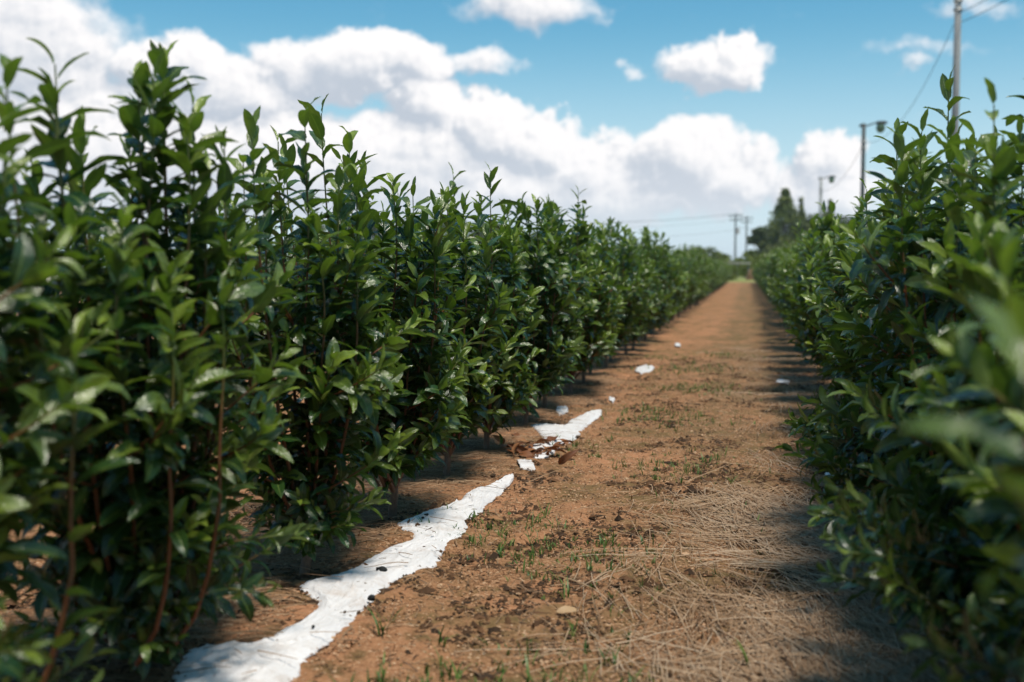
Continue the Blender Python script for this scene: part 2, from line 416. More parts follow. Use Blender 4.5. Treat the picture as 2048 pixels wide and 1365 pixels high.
def link(name, data, parent=None, loc=(0, 0, 0), rz=0.0):
    o = bpy.data.objects.new(name, data); COL.objects.link(o)
    o.location = loc; o.rotation_euler = (0, 0, rz)
    if parent: o.parent = parent
    return o
def tag(o, label=None, cat=None, group=None, kind=None):
    if label: o['label'] = label
    if cat: o['category'] = cat
    if group: o['group'] = group
    if kind: o['kind'] = kind
    return o
def copy_tree(o, parent=None):
    c = o.copy(); COL.objects.link(c); c.parent = parent
    for ch in list(o.children): copy_tree(ch, c)
    return c

# ------------------------------------------------------------------ ground height
def gh(x, y):
    """height of the soil: low beds under both rows, trodden path between"""
    x = np.asarray(x, float); y = np.asarray(y, float)
    z = 0.016 * np.exp(-((x + 1.05) / 0.28) ** 2) + 0.016 * np.exp(-((x - 0.62) / 0.26) ** 2)
    z = z + 0.006 * np.sin(x * 9.1 + 1.3 * np.sin(y * 3.1)) * np.sin(y * 6.3 + x * 2) + 0.003 * np.sin(x * 31 + 2 * np.sin(y * 17)) * np.sin(y * 27 + x * 11)
    fade = np.clip((40 - np.abs(y)) / 20, 0, 1)
    return z * fade

def make_ground():
    def axis(stops):
        out_ = []
        for (a, b, n) in stops: out_ += list(np.linspace(a, b, n, endpoint=False))
        out_.append(stops[-1][1]); return np.array(out_)
    xs = axis([(-1500, -200, 8), (-200, -20, 10), (-20, -3, 18), (-3, 1.6, 310), (1.6, 6, 20), (6, 200, 16), (200, 1500, 8)])
    ys = axis([(-300, -5, 8), (-5, 0.8, 12), (0.8, 8, 480), (8, 16, 160), (16, 70, 90), (70, 400, 30), (400, 1800, 10)])
    X, Y = np.meshgrid(xs, ys)
    Z = gh(X, Y)
    near = (X > -3) & (X < 1.6) & (Y > 0.8) & (Y < 16)
    rg = np.random.default_rng(5)
    # crumbly roughness: smoothed random fields
    a = rg.standard_normal(X.shape); a = (a + np.roll(a, 1, 0) + np.roll(a, 1, 1) + np.roll(a, -1, 0) + np.roll(a, -1, 1)) / 2.2
    b = a.copy()
    for k in range(4): b = (b + np.roll(b, 1, 0) + np.roll(b, 1, 1) + np.roll(b, -1, 0) + np.roll(b, -1, 1)) / 4.0
    Z = Z + near * (a * 0.0012 + b * 0.0016)
    ny, nx = X.shape
    v = np.stack([X, Y, Z], -1).reshape(-1, 3)
    i = np.arange(ny - 1)[:, None] * nx; j = np.arange(nx - 1)[None, :]
    f = np.stack([i + j, i + j + 1, i + nx + j + 1, i + nx + j], -1).reshape(-1, 4)
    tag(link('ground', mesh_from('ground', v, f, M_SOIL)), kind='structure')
make_ground()

# ------------------------------------------------------------------ tea leaves, vectorised
def norm(a): return a / (np.linalg.norm(a, axis=-1, keepdims=True) + 1e-9)
def leaves_mesh(name, base, d, n, L, rnd, age, lod, mat=None):
    """base, blade direction d, upper normal n (k,3); length L (k,); tints"""
    k = len(base)
    nl, na = {0: (7, 2), 1: (5, 1), 2: (3, 1)}[lod]
    rg = np.random.default_rng(k)
    s = np.linspace(0, 1, nl + 1)
    va = np.linspace(-1, 1, 2 * na + 1)
    W = L * (0.16 + 0.055 * rg.random(k)) * (1 + 0.1 * age)
    curve = rg.normal(0.95, 0.55, k) * (1 - 0.5 * age)          # arching down
    curve = np.where(np.abs(curve) < 0.05, 0.05, curve)
    fold = rg.normal(0.38, 0.18, k) + 0.25 * age
    twist = rg.normal(0, 0.35, k)
    b = norm(np.cross(n, d))
    n = norm(np.cross(d, b))
    shape = np.clip(s, 0, 1) ** 0.62 * np.clip(1 - s, 0, 1) ** 0.80
    shape = shape / shape.max(); shape[0] = 0.05; shape[-1] = 0.02
    cs = curve[:, None] * s[None, :]
    cx = np.sin(cs) / curve[:, None]; cz = -(1 - np.cos(cs)) / curve[:, None]
    pos = base[:, None, :] + L[:, None, None] * (cx[..., None] * d[:, None, :] + cz[..., None] * n[:, None, :])
    # local normal along the blade
    dn = np.cos(cs)[..., None] * n[:, None, :] + np.sin(cs)[..., None] * d[:, None, :]
    tw = twist[:, None] * s[None, :]
    bb = np.cos(tw)[..., None] * b[:, None, :] + np.sin(tw)[..., None] * dn
    dn2 = np.cos(tw)[..., None] * dn - np.sin(tw)[..., None] * b[:, None, :]
    wv = W[:, None] * shape[None, :]
    phase = rg.random(k) * 6.28; amp = rg.random(k) * 0.22
    wav = amp[:, None] * np.sin(s[None, :] * 15 + phase[:, None])
    av = np.abs(va)
    V = pos[:, :, None, :] + bb[:, :, None, :] * (wv[:, :, None] * va[None, None, :] * np.cos(fold)[:, None, None])[..., None] \
        + dn2[:, :, None, :] * (wv[:, :, None] * (av[None, None, :] * np.sin(fold)[:, None, None] - 0.35 * av[None, None, :] ** 2 * np.sin(fold)[:, None, None] + av[None, None, :] ** 2 * wav[:, :, None]))[..., None]
    m1, m2 = nl + 1, 2 * na + 1
    V = V.reshape(-1, 3)
    i = np.arange(nl)[:, None] * m2; j = np.arange(m2 - 1)[None, :]
    f0 = np.stack([i + j, i + m2 + j, i + m2 + j + 1, i + j + 1], -1).reshape(-1, 4)
    F = (np.arange(k)[:, None, None] * (m1 * m2) + f0[None]).reshape(-1, 4)
    uv = np.stack(np.broadcast_arrays(s[:, None], (va[None, :] + 1) / 2), -1).reshape(-1, 2)
    UVs = np.tile(uv, (k, 1))
    T = np.repeat(np.stack([rnd, age], 1), m1 * m2, 0)
    return V, F, T, UVs

def shrub_data(seed, h=0.92, stems=13, lod=0, shoots=(), spread=0.27, dens=1.0, nshoot=3, low=0.10, skirt=(0.08, 0.2), nsk=9, bare=()):
    """returns (trunk mesh, foliage mesh, stem list). shoots: local tips (x,y,z) of the tall shoots."""
    rg = np.random.default_rng(seed)
    G = Geo()
    sides = {0: 7, 1: 5, 2: 4}[lod]
    B, Dd, Nn, LL, RR, AA = [], [], [], [], [], []
    lean = rg.normal(0, 0.012, 2)
    fork = rg.uniform(0.09, 0.13)
    tp = [(0, 0, -0.04), (0, 0, 0.0), (lean[0] * .6, lean[1] * .6, fork * .5), (lean[0], lean[1], fork), (lean[0] * 1.2, lean[1] * 1.2, fork + 0.04)]
    G.tube(tp, [0.019, 0.0145, 0.0115, 0.012, 0.009], sides + 1, [0, 0, 0.05, 0.1, 0.14])
    def leafat(p, ax, phi, t_rel, Ln, ang, age, flat=False):
        ref = np.array([1.0, 0.13, 0.05]); u = np.cross(ax, ref); u /= np.linalg.norm(u); v_ = np.cross(ax, u)
        rad = u * math.cos(phi) + v_ * math.sin(phi)
        d = ax * math.cos(ang) + rad * math.sin(ang)
        n = ax * math.sin(ang) - rad * math.cos(ang)
        n = n + np.array([0, 0, 0.3]) + rg.normal(0, 0.16, 3)
        d = d + rg.normal(0, 0.1, 3)
        B.append(p + rad * 0.003); Dd.append(d); Nn.append(n); LL.append(Ln); RR.append(rg.random()); AA.append(age)
    def stem(pts, r0, r1, t_first, inter, shoot=False, yl=0.0, tint0=0.12, lsc=1.0):
        pts = np.array(pts); seg = np.linalg.norm(np.diff(pts, axis=0), axis=1); cum = np.concatenate([[0], np.cumsum(seg)]); Lt = cum[-1]
        tt = cum / Lt
        G.tube(pts, r0 + (r1 - r0) * tt, sides, tint0 + (0.98 - tint0) * tt ** 1.3, caps=False)
        flush = 0.38 if rg.random() < 0.5 else 0.0
        nlv = max(3, int(Lt * (1 - t_first) / inter)); phi = rg.random() * 6.28
        for q in range(nlv + 1):
            t = t_first + (1 - t_first) * (q / nlv)
            sdist = t * Lt
            ip = min(np.searchsorted(cum, sdist, side='right') - 1, len(seg) - 1)
            a_ = (sdist - cum[ip]) / seg[ip]
            p = pts[ip] * (1 - a_) + pts[ip + 1] * a_
            ax = pts[ip + 1] - pts[ip]; ax = ax / np.linalg.norm(ax)
            phi += 2.4 + rg.normal(0, 0.35)
            end = (1 - t) * Lt               # distance from the tip
            if shoot and end > 0.04 and rg.random() < 0.15: continue
            if end < 0.015: Ln, ang, age = rg.uniform(0.045, 0.075), rg.uniform(0.1, 0.45), rg.uniform(0.4, 1.0)
            elif end < 0.05: Ln, ang, age = rg.uniform(0.07, 0.10), rg.uniform(0.3, 0.75), rg.uniform(0.15, 0.6) + flush
            elif end < 0.14: Ln, ang, age = rg.uniform(0.085, 0.125), rg.uniform(0.5, 1.05), rg.uniform(0, 0.3) + flush * 0.5
            else: Ln, ang, age = rg.uniform(0.08, 0.13), rg.uniform(0.7, 1.5), rg.uniform(0, 0.08) * (rg.random() < 0.5)
            if rg.random() < 0.02: age = rg.uniform(0.5, 1.0)
            Ln *= (0.61 + 0.19 * min(1.0, p[2] / 0.4)) * (1.12 if shoot else 1.0)
            ang *= 0.9
            leafat(p, ax, phi, t, Ln * lsc, ang, min(1, max(0, age + yl)))
    ends = []
    for i in range(stems):
        a = 2 * math.pi * (i + rg.random() * 0.7) / stems
        rr = spread * math.sqrt((i % 5 + rg.random()) / 5)
        hh = h * (1.02 - 0.22 * (rr / spread) ** 2) * rg.uniform(0.86, 1.06)
        z0 = rg.uniform(0.06, fork + 0.03)
        pts = []
        for q in range(10):
            t = q / 9
            r_ = rr * (1 - math.exp(-3.2 * t)) / 0.96
            wob = 0.012 * math.sin(3 * t * 3 + i) * t
            pts.append((lean[0] + math.cos(a) * r_ + wob * math.sin(a), lean[1] + math.sin(a) * r_ * 1.15 - wob * math.cos(a), z0 + (hh - z0) * t ** 1.05))
        stem(pts, rg.uniform(0.0042, 0.0062), 0.0016, 0.12, 0.0148 / dens, tint0=0.2)
        ends.append((pts, hh))
        # side twigs
        for k in range(int(3.6 * dens + rg.random())):
            t = rg.uniform(0.08, 0.72); ip = int(t * 9)
            p0 = np.array(pts[ip]); aa = a + rg.normal(0, 0.9)
            ln = rg.uniform(0.09, 0.22)
            up = rg.uniform(0.25, 0.9)
            tw = [p0 + np.array([math.cos(aa), math.sin(aa), up]) / math.sqrt(1 + up * up) * ln * s_ + np.array([0, 0, 0.04 * s_ * s_]) for s_ in (0, .33, .66, 1)]
            stem(tw, 0.0026, 0.0013, 0.15, 0.0155 / dens, tint0=0.45)
    # low skirt of small side branches
    for k in range(int(nsk * dens)):
        aa = rg.random() * 6.28; z0 = rg.uniform(low, 0.2); ln = rg.uniform(*skirt)
        tw = [np.array([lean[0] + math.cos(aa) * ln * s_, lean[1] + math.sin(aa) * ln * s_, z0 + rg.uniform(0.25, 0.4) * ln * s_]) for s_ in (0, .33, .66, 1)]
        stem(tw, 0.003, 0.0013, 0.2, 0.0135 / dens, tint0=0.4, lsc=0.8, yl=-0.35)
    # tall shoots over the crown
    for k in range(nshoot):
        pts, hh = ends[int(rg.integers(0, len(ends)))]
        p0 = np.array(pts[-2]); ln = rg.uniform(0.08, 0.22)
        dirn = np.array([rg.normal(0, 0.16), rg.normal(0, 0.16), 1.0])
        tw = [p0 + dirn * ln * s_ for s_ in (0, .3, .65, 1)]
        stem(tw, 0.002, 0.0012, 0.1, 0.026, shoot=True, yl=0.06, tint0=0.7)
    for tip in bare:                     # outer stems, leafless below
        tip = np.array(tip, float); b0 = np.array([tip[0] * .42, tip[1] * .85, 0.07])
        pts = [b0 + (tip - b0) * np.array([min(1, t_ * 2.2) ** .6, min(1, t_ * 2.2) ** .6, t_]) + np.array([0.006 * math.sin(9 * t_ + tip[2] * 9), 0, 0]) for t_ in np.linspace(0, 1, 10)]
        stem(pts, 0.0046, 0.0017, 0.3, 0.024, yl=0.03, tint0=0.3)
    for tip in shoots:
        tip = np.array(tip, float)
        base = np.array([lean[0] + tip[0] * 0.15, lean[1] + tip[1] * 0.15, fork])
        pts = []
        for q in range(10):
            t = q / 9
            xy = base[:2] + (tip[:2] - base[:2]) * (1 - math.exp(-3 * t)) / 0.95
            pts.append((xy[0] + 0.008 * math.sin(5 * t), xy[1], base[2] + (tip[2] - 0.03 - base[2]) * t))
        stem(pts, 0.0052, 0.0014, 0.15, 0.0235, shoot=True, yl=0.04, tint0=0.2)
    V, F, T, U = leaves_mesh('foliage', np.array(B), norm(np.array(Dd)), norm(np.array(Nn)), np.array(LL), np.array(RR), np.array(AA), lod)
    # nothing sinks into the soil
    V[:, 2] = np.maximum(V[:, 2], 0.012 + 0.01 * RNG.random(len(V)))
    fol = mesh_from('tea_foliage', V, F, M_LEAF, tint=T, uv=U)
    trunk = G.mesh('tea_trunk', M_BARK)
    return trunk, fol

def shrub_object(data, loc, rz, label, group, scale=1.0):
    t = bpy.data.objects.new('tea_shrub', None); COL.objects.link(t); t.empty_display_size = 0.1
    t.location = (loc[0], loc[1], float(gh(loc[0], loc[1]))); t.rotation_euler = (0, 0, rz); t.scale = (scale,) * 3
    link('trunk', data[0], t); link('foliage', data[1], t)
    return tag(t, label, 'shrub', group)

GL, GR = 'tea shrubs of the left row', 'tea shrubs of the right row'
XL, XR = -1.015, 0.58
def tipl(px, py, Y, base):
    p = at(px, py, Y); return (p.x - base[0], p.y - base[1], p.z)

# near shrubs of the left row, each with its own shape
LEFT = [
    (-1.10, 1.22, [], 1.02, 'large blurred tea shrub filling the bottom left corner, cut off by the frame'),
    (-1.06, 1.86, [(118, 108, 1.66), (20, 122, 1.50), (335, 112, 1.95), (285, 150, 1.80), (395, 195, 1.92)], 1.04, 'blurred tall left row shrub with thin shoots against the cloud'),
    (-1.03, 2.50, [(510, 240, 2.32), (562, 268, 2.6)], 1.0, 'slightly blurred tea shrub behind the left tongue of the white sheeting'),
    (-1.015, 3.14, [(648, 215, 2.85), (703, 262, 3.0), (575, 300, 3.1)], 1.02, 'sharp tall-shooted tea shrub with bare forked trunk beside the widest white sheeting'),
    (-1.02, 3.77, [(830, 372, 3.55), (800, 380, 3.9)], 0.94, 'sharp tea shrub on a bare trunk behind the far tip of the long white sheet'),
    (-1.01, 4.35, [(985, 333, 4.15), (910, 343, 4.6)], 1.0, 'tea shrub with a big upright shoot, dead brown leaves lying under it'),
    (-1.005, 5.12, [(1100, 400, 5.3)], 1.03, 'tea shrub on a thin bare trunk beside the second white sheet'),
    (-1.02, 5.74, [(1160, 378, 5.9)], 1.04, 'tea shrub just past the second white sheet, dark leaf shoot sticking out high'),
]
for i, (x, y, sh, h, lab) in enumerate(LEFT):
    bare = [tipl(px, py, Yt, (x, y)) for (px, py, Yt) in {0: [(140, 660, 1.34)], 1: [(340, 640, 1.66), (440, 600, 1.74)]}.get(i, [])]
    data = shrub_data(100 + i, h, 13 if i > 1 else 17, 0, bare=bare, low=0.04 if i < 2 else (0.07 if i < 3 else 0.14), nsk=34 if i < 2 else (22 if i < 3 else 10), skirt=(0.1, 0.32) if i < 2 else (0.08, 0.2), shoots= [tipl(px, py, Yt, (x, y)) for (px, py, Yt) in sh], nshoot=3 if i > 1 else 1, dens=1.15, spread=0.25 if i < 2 else 0.215)
    shrub_object(data, (x, y), 0, lab, GL)
RIGHT = [
    (0.58, 0.90, [(2085, 640, 0.72)], 0.86, 'out of focus tea shrub closest to the camera, at the bottom right corner'),
    (0.53, 1.36, [(2030, 480, 1.3)], 0.84, 'blurred dark tea shrub at the right edge, second from the camera'),
    (0.53, 2.00, [(2010, 300, 2.1)], 0.93, 'tea shrub at the right edge with reddish stems and a leaning thin shoot'),
    (0.54, 2.66, [(1960, 262, 2.6), (2000, 275, 2.7)], 1.08, 'tea shrub right of the tall light pole with broad pale backed leaves'),
    (0.55, 3.30, [(1905, 150, 2.95), (1850, 250, 2.95), (1800, 250, 3.1)], 1.08, 'tea shrub whose long curved shoot crosses the tall grey pole'),
    (0.57, 3.95, [], 0.98, 'tea shrub between the shoot crossing the pole and the fruiting shoot'),
    (0.57, 4.58, [(1738, 370, 4.3)], 1.0, 'tea shrub with one round fruit below its pointed top shoot'),
    (0.57, 5.22, [], 1.02, 'tea shrub just behind the fruiting one on the right of the path'),
]
for i, (x, y, sh, h, lab) in enumerate(RIGHT):
    data = shrub_data(200 + i, h, 13, 0, [tipl(px, py, Yt, (x, y)) for (px, py, Yt) in sh], nshoot=2 if i > 2 else 1, spread=0.29 if i < 6 else 0.25, dens=1.35, low=0.05, skirt=[(0.08, 0.16), (0.2, 0.36), (0.26, 0.48), (0.26, 0.5), (0.24, 0.46), (0.2, 0.4), (0.12, 0.3), (0.12, 0.28)][i], nsk=[5, 36, 42, 42, 42, 26, 26, 26][i])
    s_ = shrub_object(data, (x, y), 0, lab, GR)
    if i == 6:
        fg = Geo(); fg.blob((0, 0, 0), (0.014, 0.014, 0.013), 12, 9, 0.015, seed=3)
        p = at(1722, 490, 4.3)
        fr = link('fruit', fg.mesh('fruit', M_FRUIT), s_, (p.x - x, p.y - y, p.z))
        fg.blob((0, 0, 0.012), (0.006, 0.006, 0.004), 8, 5, 0.02, seed=4)

# repeated shrubs further along: shared meshes at three levels of detail
MID = [shrub_data(300 + k, 0.97, 13, 0 if k < 3 else 1, nshoot=4, spread=0.215, nsk=12, skirt=(0.1, 0.24), low=0.12) for k in range(6)]
LOW = [shrub_data(320 + k, 0.98, 11, 2, nshoot=2, dens=0.9, spread=0.23) for k in range(4)]
def row(X, y0, y1, step, group, labels, jit=0.035, scale=(0.9, 1.12), fallscale=True):
    y = y0; 
    while y < y1:
        if y < 16: data = MID[random.randrange(0, 3) if y < 9 else random.randrange(3, 6)]
        else: data = LOW[random.randrange(len(LOW))]
        lab = [l for (lim, l) in labels if y < lim][0]
        sc = random.uniform(*scale) * (1.0 if not fallscale else (1.03 if y < 25 else 0.97))
        if X > 0: sc *= 1.04 if y < 9 else 0.98
        shrub_object(data, (X + random.uniform(-jit, jit), y + random.uniform(-0.05, 0.05)), random.uniform(0, 6.28), lab, group, sc)
        y += step
row(XL, 6.38, 60.5, 0.62, GL, [(16, 'tea shrub in the middle stretch of the left row, past the white sheets'), (99, 'small soft green tea shrub at the far end of the left row')])
row(XR, 5.86, 60.5, 0.62, GR, [(16, 'tea shrub in the middle stretch of the right row, past the fruiting one'), (99, 'small soft green tea shrub at the far end of the right row')])
row(-2.65, 2.6, 33, 0.66, 'tea shrubs of the row behind the left one', [(99, 'tea shrub of the second row on the left, shoots showing over the front row')])
row(2.28, 8.2, 26, 0.66, 'tea shrubs of the row behind the right one', [(99, 'tea shrub of the second row on the right, tips showing over the front row')])

def far_rows():
    rg = np.random.default_rng(77); B = []
    for X in (-4.3, -5.95, -7.6, -9.2, 3.9, 5.55, 7.2):
        y0 = 6 if X < 0 else 16
        n = int((60 - y0) * 95)
        yy = rg.uniform(y0, 60, n); zz = 0.95 * rg.random(n) ** 0.45 * (0.92 + 0.14 * rg.random(n)); xx = X + rg.normal(0, 0.17, n)
        B.append(np.stack([xx, yy, np.maximum(zz, 0.1)], 1))
    for X in (-2.65, 2.28):
        y0 = 33 if X < 0 else 26
        n = int((60 - y0) * 130); yy = rg.uniform(y0, 60, n); B.append(np.stack([X + rg.normal(0, 0.17, n), yy, np.maximum(0.1, 0.97 * rg.random(n) ** 0.45)], 1))
    B = np.vstack(B); k = len(B)
    d = norm(np.stack([rg.normal(0, 1, k), rg.normal(0, 1, k), rg.uniform(0.1, 1.4, k)], 1)); n = norm(np.array([0, 0, 1.0]) + rg.normal(0, 0.5, (k, 3)))
    V, F, T, U = leaves_mesh('f', B, d, n, rg.uniform(0.09, 0.15, k), rg.random(k), np.clip(rg.normal(0.02, 0.12, k), 0, 1), 2)
    tag(link('tea_field', mesh_from('tea_field', V, F, M_LEAF, tint=T, uv=U)), 'further rows of tea shrubs beyond the rows beside the path', 'tea field', kind='stuff')
far_rows()

# ------------------------------------------------------------------ litter on the ground
def strips(segs, mat, name):
    """segs: list of arrays (p0, dir angle, length, width, bend, tint, lift)"""
    a = np.array(segs, float); k = len(a)
    x0, y0, ang, L, Wd, bend, tint, z0, z1 = a.T
    ns = 4; s = np.linspace(0, 1, ns + 1)
    th = ang[:, None] + bend[:, None] * s[None, :]
    dx = np.cumsum(np.cos(th) * L[:, None] / ns, 1); dy = np.cumsum(np.sin(th) * L[:, None] / ns, 1)
    X = x0[:, None] + dx; Y = y0[:, None] + dy
    Z = gh(X, Y) + z0[:, None] + (z1 - z0)[:, None] * s[None, :] + 0.25 * np.minimum(L, 0.1)[:, None] * 0.12 * np.sin(s * 3.14)[None, :]
    nx, ny = -np.sin(th), np.cos(th)
    c = np.stack([X, Y, Z], -1); side = np.stack([nx, ny, np.zeros_like(nx)], -1); up = np.array([0, 0, 1.0])
    w_ = (Wd[:, None] * (1 - 0.45 * s[None, :]))[..., None]
    V = np.stack([c - side * w_, c + up * w_ * 1.1, c + side * w_], 2)     # half-round stalk
    V = V.reshape(-1, 3); m2 = 3
    i = np.arange(ns)[:, None] * m2; j = np.arange(2)[None, :]
    f0 = np.stack([i + j, i + j + 1, i + m2 + j + 1, i + m2 + j], -1).reshape(-1, 4)[:, ::-1]
    F = (np.arange(k)[:, None, None] * ((ns + 1) * m2) + f0[None]).reshape(-1, 4)
    T = np.repeat(np.stack([tint, tint], 1), (ns + 1) * m2, 0)
    return mesh_from(name, V, F, mat, tint=T)

def make_straw():
    rg = np.random.default_rng(21); S = []
    def put(x, y, ang, L, tint, wd=None, z=None):
        S.append((x, y, ang, L, wd or rg.uniform(0.0006, 0.0018), rg.normal(0, 0.16), np.clip(tint, 0, 1), (z or rg.uniform(0.002, 0.014)), rg.uniform(0.002, 0.02)))
    # combed clumps at the foot of the right row
    clumps = []
    for k in range(640):
        y = rg.uniform(1.2, 3.7) if rg.random() < 0.88 else rg.uniform(3.7, 11)
        x = 0.34 - abs(rg.normal(0, 0.24)) + (0.1 if rg.random() < 0.3 else 0)
        if x < -0.62 or math.sin(x * 9 + 2.2 * math.sin(y * 3.7)) + math.sin(y * 6.1 + 3 * x) < rg.uniform(-1.6, 0.3): continue
        clumps.append((x, y))
    for (x, y) in clumps:
        ang = rg.choice([rg.normal(1.80, 0.16), rg.normal(1.2, 0.3), rg.uniform(0, 3.14)], p=[0.6, 0.12, 0.28]); tn = rg.uniform(0.4, 1.0)
        for q in range(int(rg.integers(14, 34))):
            put(x + rg.normal(0, 0.055), y + rg.normal(0, 0.06), ang + rg.normal(0, 0.13) + (3.14 if rg.random() < .5 else 0), rg.uniform(0.06, 0.22), tn + rg.normal(0, 0.15))
    # loose straw, thinner on the bare middle of the path
    for k in range(4200):
        y = 1.2 + 10 * rg.random() ** 1.6; x = rg.uniform(-1.7, 0.6)
        p = 0.30 if -0.85 < x < -0.2 else 0.9
        if rg.random() > p: continue
        put(x, y, rg.uniform(0, 6.28), rg.uniform(0.015, 0.09), rg.uniform(0.05, 0.8))
    for k in range(12000):
        y = 1.2 + 8 * rg.random() ** 1.5
        put(rg.uniform(-1.7, 0.6), y, rg.uniform(0, 6.28), rg.uniform(0.008, 0.035), rg.uniform(0.0, 0.55), rg.uniform(0.0008, 0.002), 0.002)
    # mulch under the left row, mostly lying along the picture
    for k in range(5200):
        y = rg.uniform(1.3, 7.5); x = rg.normal(-1.1, 0.17)
        if x > -0.78: continue
        put(x, y, rg.normal(0.25, 0.4) + (3.14 if rg.random() < .5 else 0), rg.uniform(0.03, 0.16), rg.uniform(0.1, 0.65))
    # single long stalks
    for (a, b, tn) in [((1030, 985), (1105, 957), .6), ((1200, 1035), (1330, 1000), .5), ((1345, 985), (1430, 950), .7), ((1420, 928), (1510, 945), .75), ((1300, 1070), (1480, 1100), .45),
                       ((1110, 1035), (1230, 1025), .5), ((1360, 1180), (1470, 1215), .7), ((1440, 1290), (1510, 1180), .65), ((1290, 1340), (1600, 1290), .6), ((1480, 1240), (1680, 1365), .7),
                       ((1340, 1195), (1380, 1290), .75), ((1280, 1225), (1340, 1190), .6), ((690, 1140), (790, 1145), .3), ((565, 1300), (620, 1340), .25), ((1500, 1095), (1640, 1098), .6),
                       ((400, 1310), (570, 1255), .5), ((330, 1300), (520, 1300), .45), ((800, 1090), (860, 1095), .25), ((1090, 1150), (1180, 1190), .5), ((880, 1260), (1010, 1330), .45)]:
        p, q = ground(*a), ground(*b); d = q - p
        S.append((p.x, p.y, math.atan2(d.y, d.x) - 0.04, d.length, 0.0019, 0.08, tn, 0.012, 0.02))
    S2 = []
    for q in S:
        mx_, my_ = q[0] + 0.5 * q[3] * math.cos(q[2]), q[1] + 0.5 * q[3] * math.sin(q[2])
        hit = any((int(round(a_ * 80)), int(round(b_ * 80))) in FILMED for a_, b_ in ((q[0], q[1]), (mx_, my_), (2 * mx_ - q[0], 2 * my_ - q[1])))
        if hit:
            if rg.random() > 0.06: continue
            q = (*q[:7], 0.022, 0.024)
        S2.append(q)
    S = S2
    tag(link('straw_litter', strips(S, M_STRAW, 'straw_litter')), 'dry beige straw and broken stalks scattered over the path and beds', 'straw', kind='stuff')
def make_crumbs():
    rg = np.random.default_rng(31)
    k = 150000
    y = 1.15 + 8.5 * rg.random(k) ** 1.7; x = rg.uniform(-1.9, 0.75, k)
    # patchiness
    pn = np.sin(x * 7 + 2 * np.sin(y * 3.3)) * np.sin(y * 5.1 + 1.7 * np.sin(x * 5)) + 0.6 * np.sin(x * 19 + y * 13) * np.sin(y * 23 - x * 7)
    dark = (pn > 0.2) & (rg.random(k) < 0.5)
    size = rg.uniform(0.0012, 0.0036, k) * np.where(dark, 1.9, 1.0)
    size = np.where(rg.random(k) < np.where(dark, 0.06, 0.008), size * 2.2, size)
    tint = np.where(dark, rg.uniform(0, 0.35, k), np.clip(rg.normal(0.72, 0.2, k), 0, 1))
    # squashed octahedra
    base = np.array([[1, 0, 0], [0, 1, 0], [-1, 0, 0], [0, -1, 0], [0, 0, 0.8]])
    rot = rg.uniform(0, 6.28, k); el = rg.uniform(1.0, 2.6, k)
    bx = base[None, :, 0] * el[:, None] * np.cos(rot)[:, None] - base[None, :, 1] * np.sin(rot)[:, None]
    by = base[None, :, 0] * el[:, None] * np.sin(rot)[:, None] + base[None, :, 1] * np.cos(rot)[:, None]
    bz = base[None, :, 2] * rg.uniform(0.5, 1.3, k)[:, None] + rg.normal(0, 0.25, (k, 5))
    V = np.stack([x[:, None] + bx * size[:, None], y[:, None] + by * size[:, None], gh(x, y)[:, None] + 0.0018 + bz * size[:, None]], -1).reshape(-1, 3)
    f0 = np.array([[0, 1, 4], [1, 2, 4], [2, 3, 4], [3, 0, 4]])
    F = (np.arange(k)[:, None, None] * 5 + f0[None]).reshape(-1, 3)
    T = np.repeat(np.stack([tint, tint], 1), 5, 0)
    tag(link('soil_crumbs', mesh_from('soil_crumbs', V, F, M_CRUMB, tint=T, smooth=False)), 'loose husks and dark soil crumbs lying over the whole path', 'soil crumbs', kind='stuff')
def blades(spots, name, mat):
    """spots: x, y, number, height, width"""
    rg = np.random.default_rng(len(spots)); G = []
    for (x, y, n, h, wd) in spots:
        for q in range(int(n)):
            a = rg.random() * 6.28; G.append((x + rg.normal(0, 0.006), y + rg.normal(0, 0.006), a, h * rg.uniform(0.5, 1.1), wd * rg.uniform(0.7, 1.3), rg.uniform(0.15, 1.0), rg.random()))
    a = np.array(G); k = len(a); x, y, an, h, wd, lean, tint = a.T
    s = np.linspace(0, 1, 5)
    out_ = h[:, None] * lean[:, None] * s[None] ** 1.8; up = h[:, None] * (s[None] - 0.35 * lean[:, None] * s[None] ** 2)
    c = np.stack([x[:, None] + np.cos(an)[:, None] * out_, y[:, None] + np.sin(an)[:, None] * out_, gh(x, y)[:, None] - 0.002 + up], -1)
    side = np.stack([-np.sin(an), np.cos(an), np.zeros(k)], 1)[:, None, :]
    ww = (wd[:, None] * np.array([0.6, 1.0, 0.9, 0.6, 0.05])[None])[..., None]
    V = np.stack([c - side * ww, c + side * ww], 2).reshape(-1, 3)
    i = np.arange(4) * 2
    f0 = np.stack([i, i + 1, i + 3, i + 2], -1)
    F = (np.arange(k)[:, None, None] * 10 + f0[None]).reshape(-1, 4)
    return mesh_from(name, V, F, mat, tint=np.repeat(np.stack([tint, tint], 1), 10, 0))
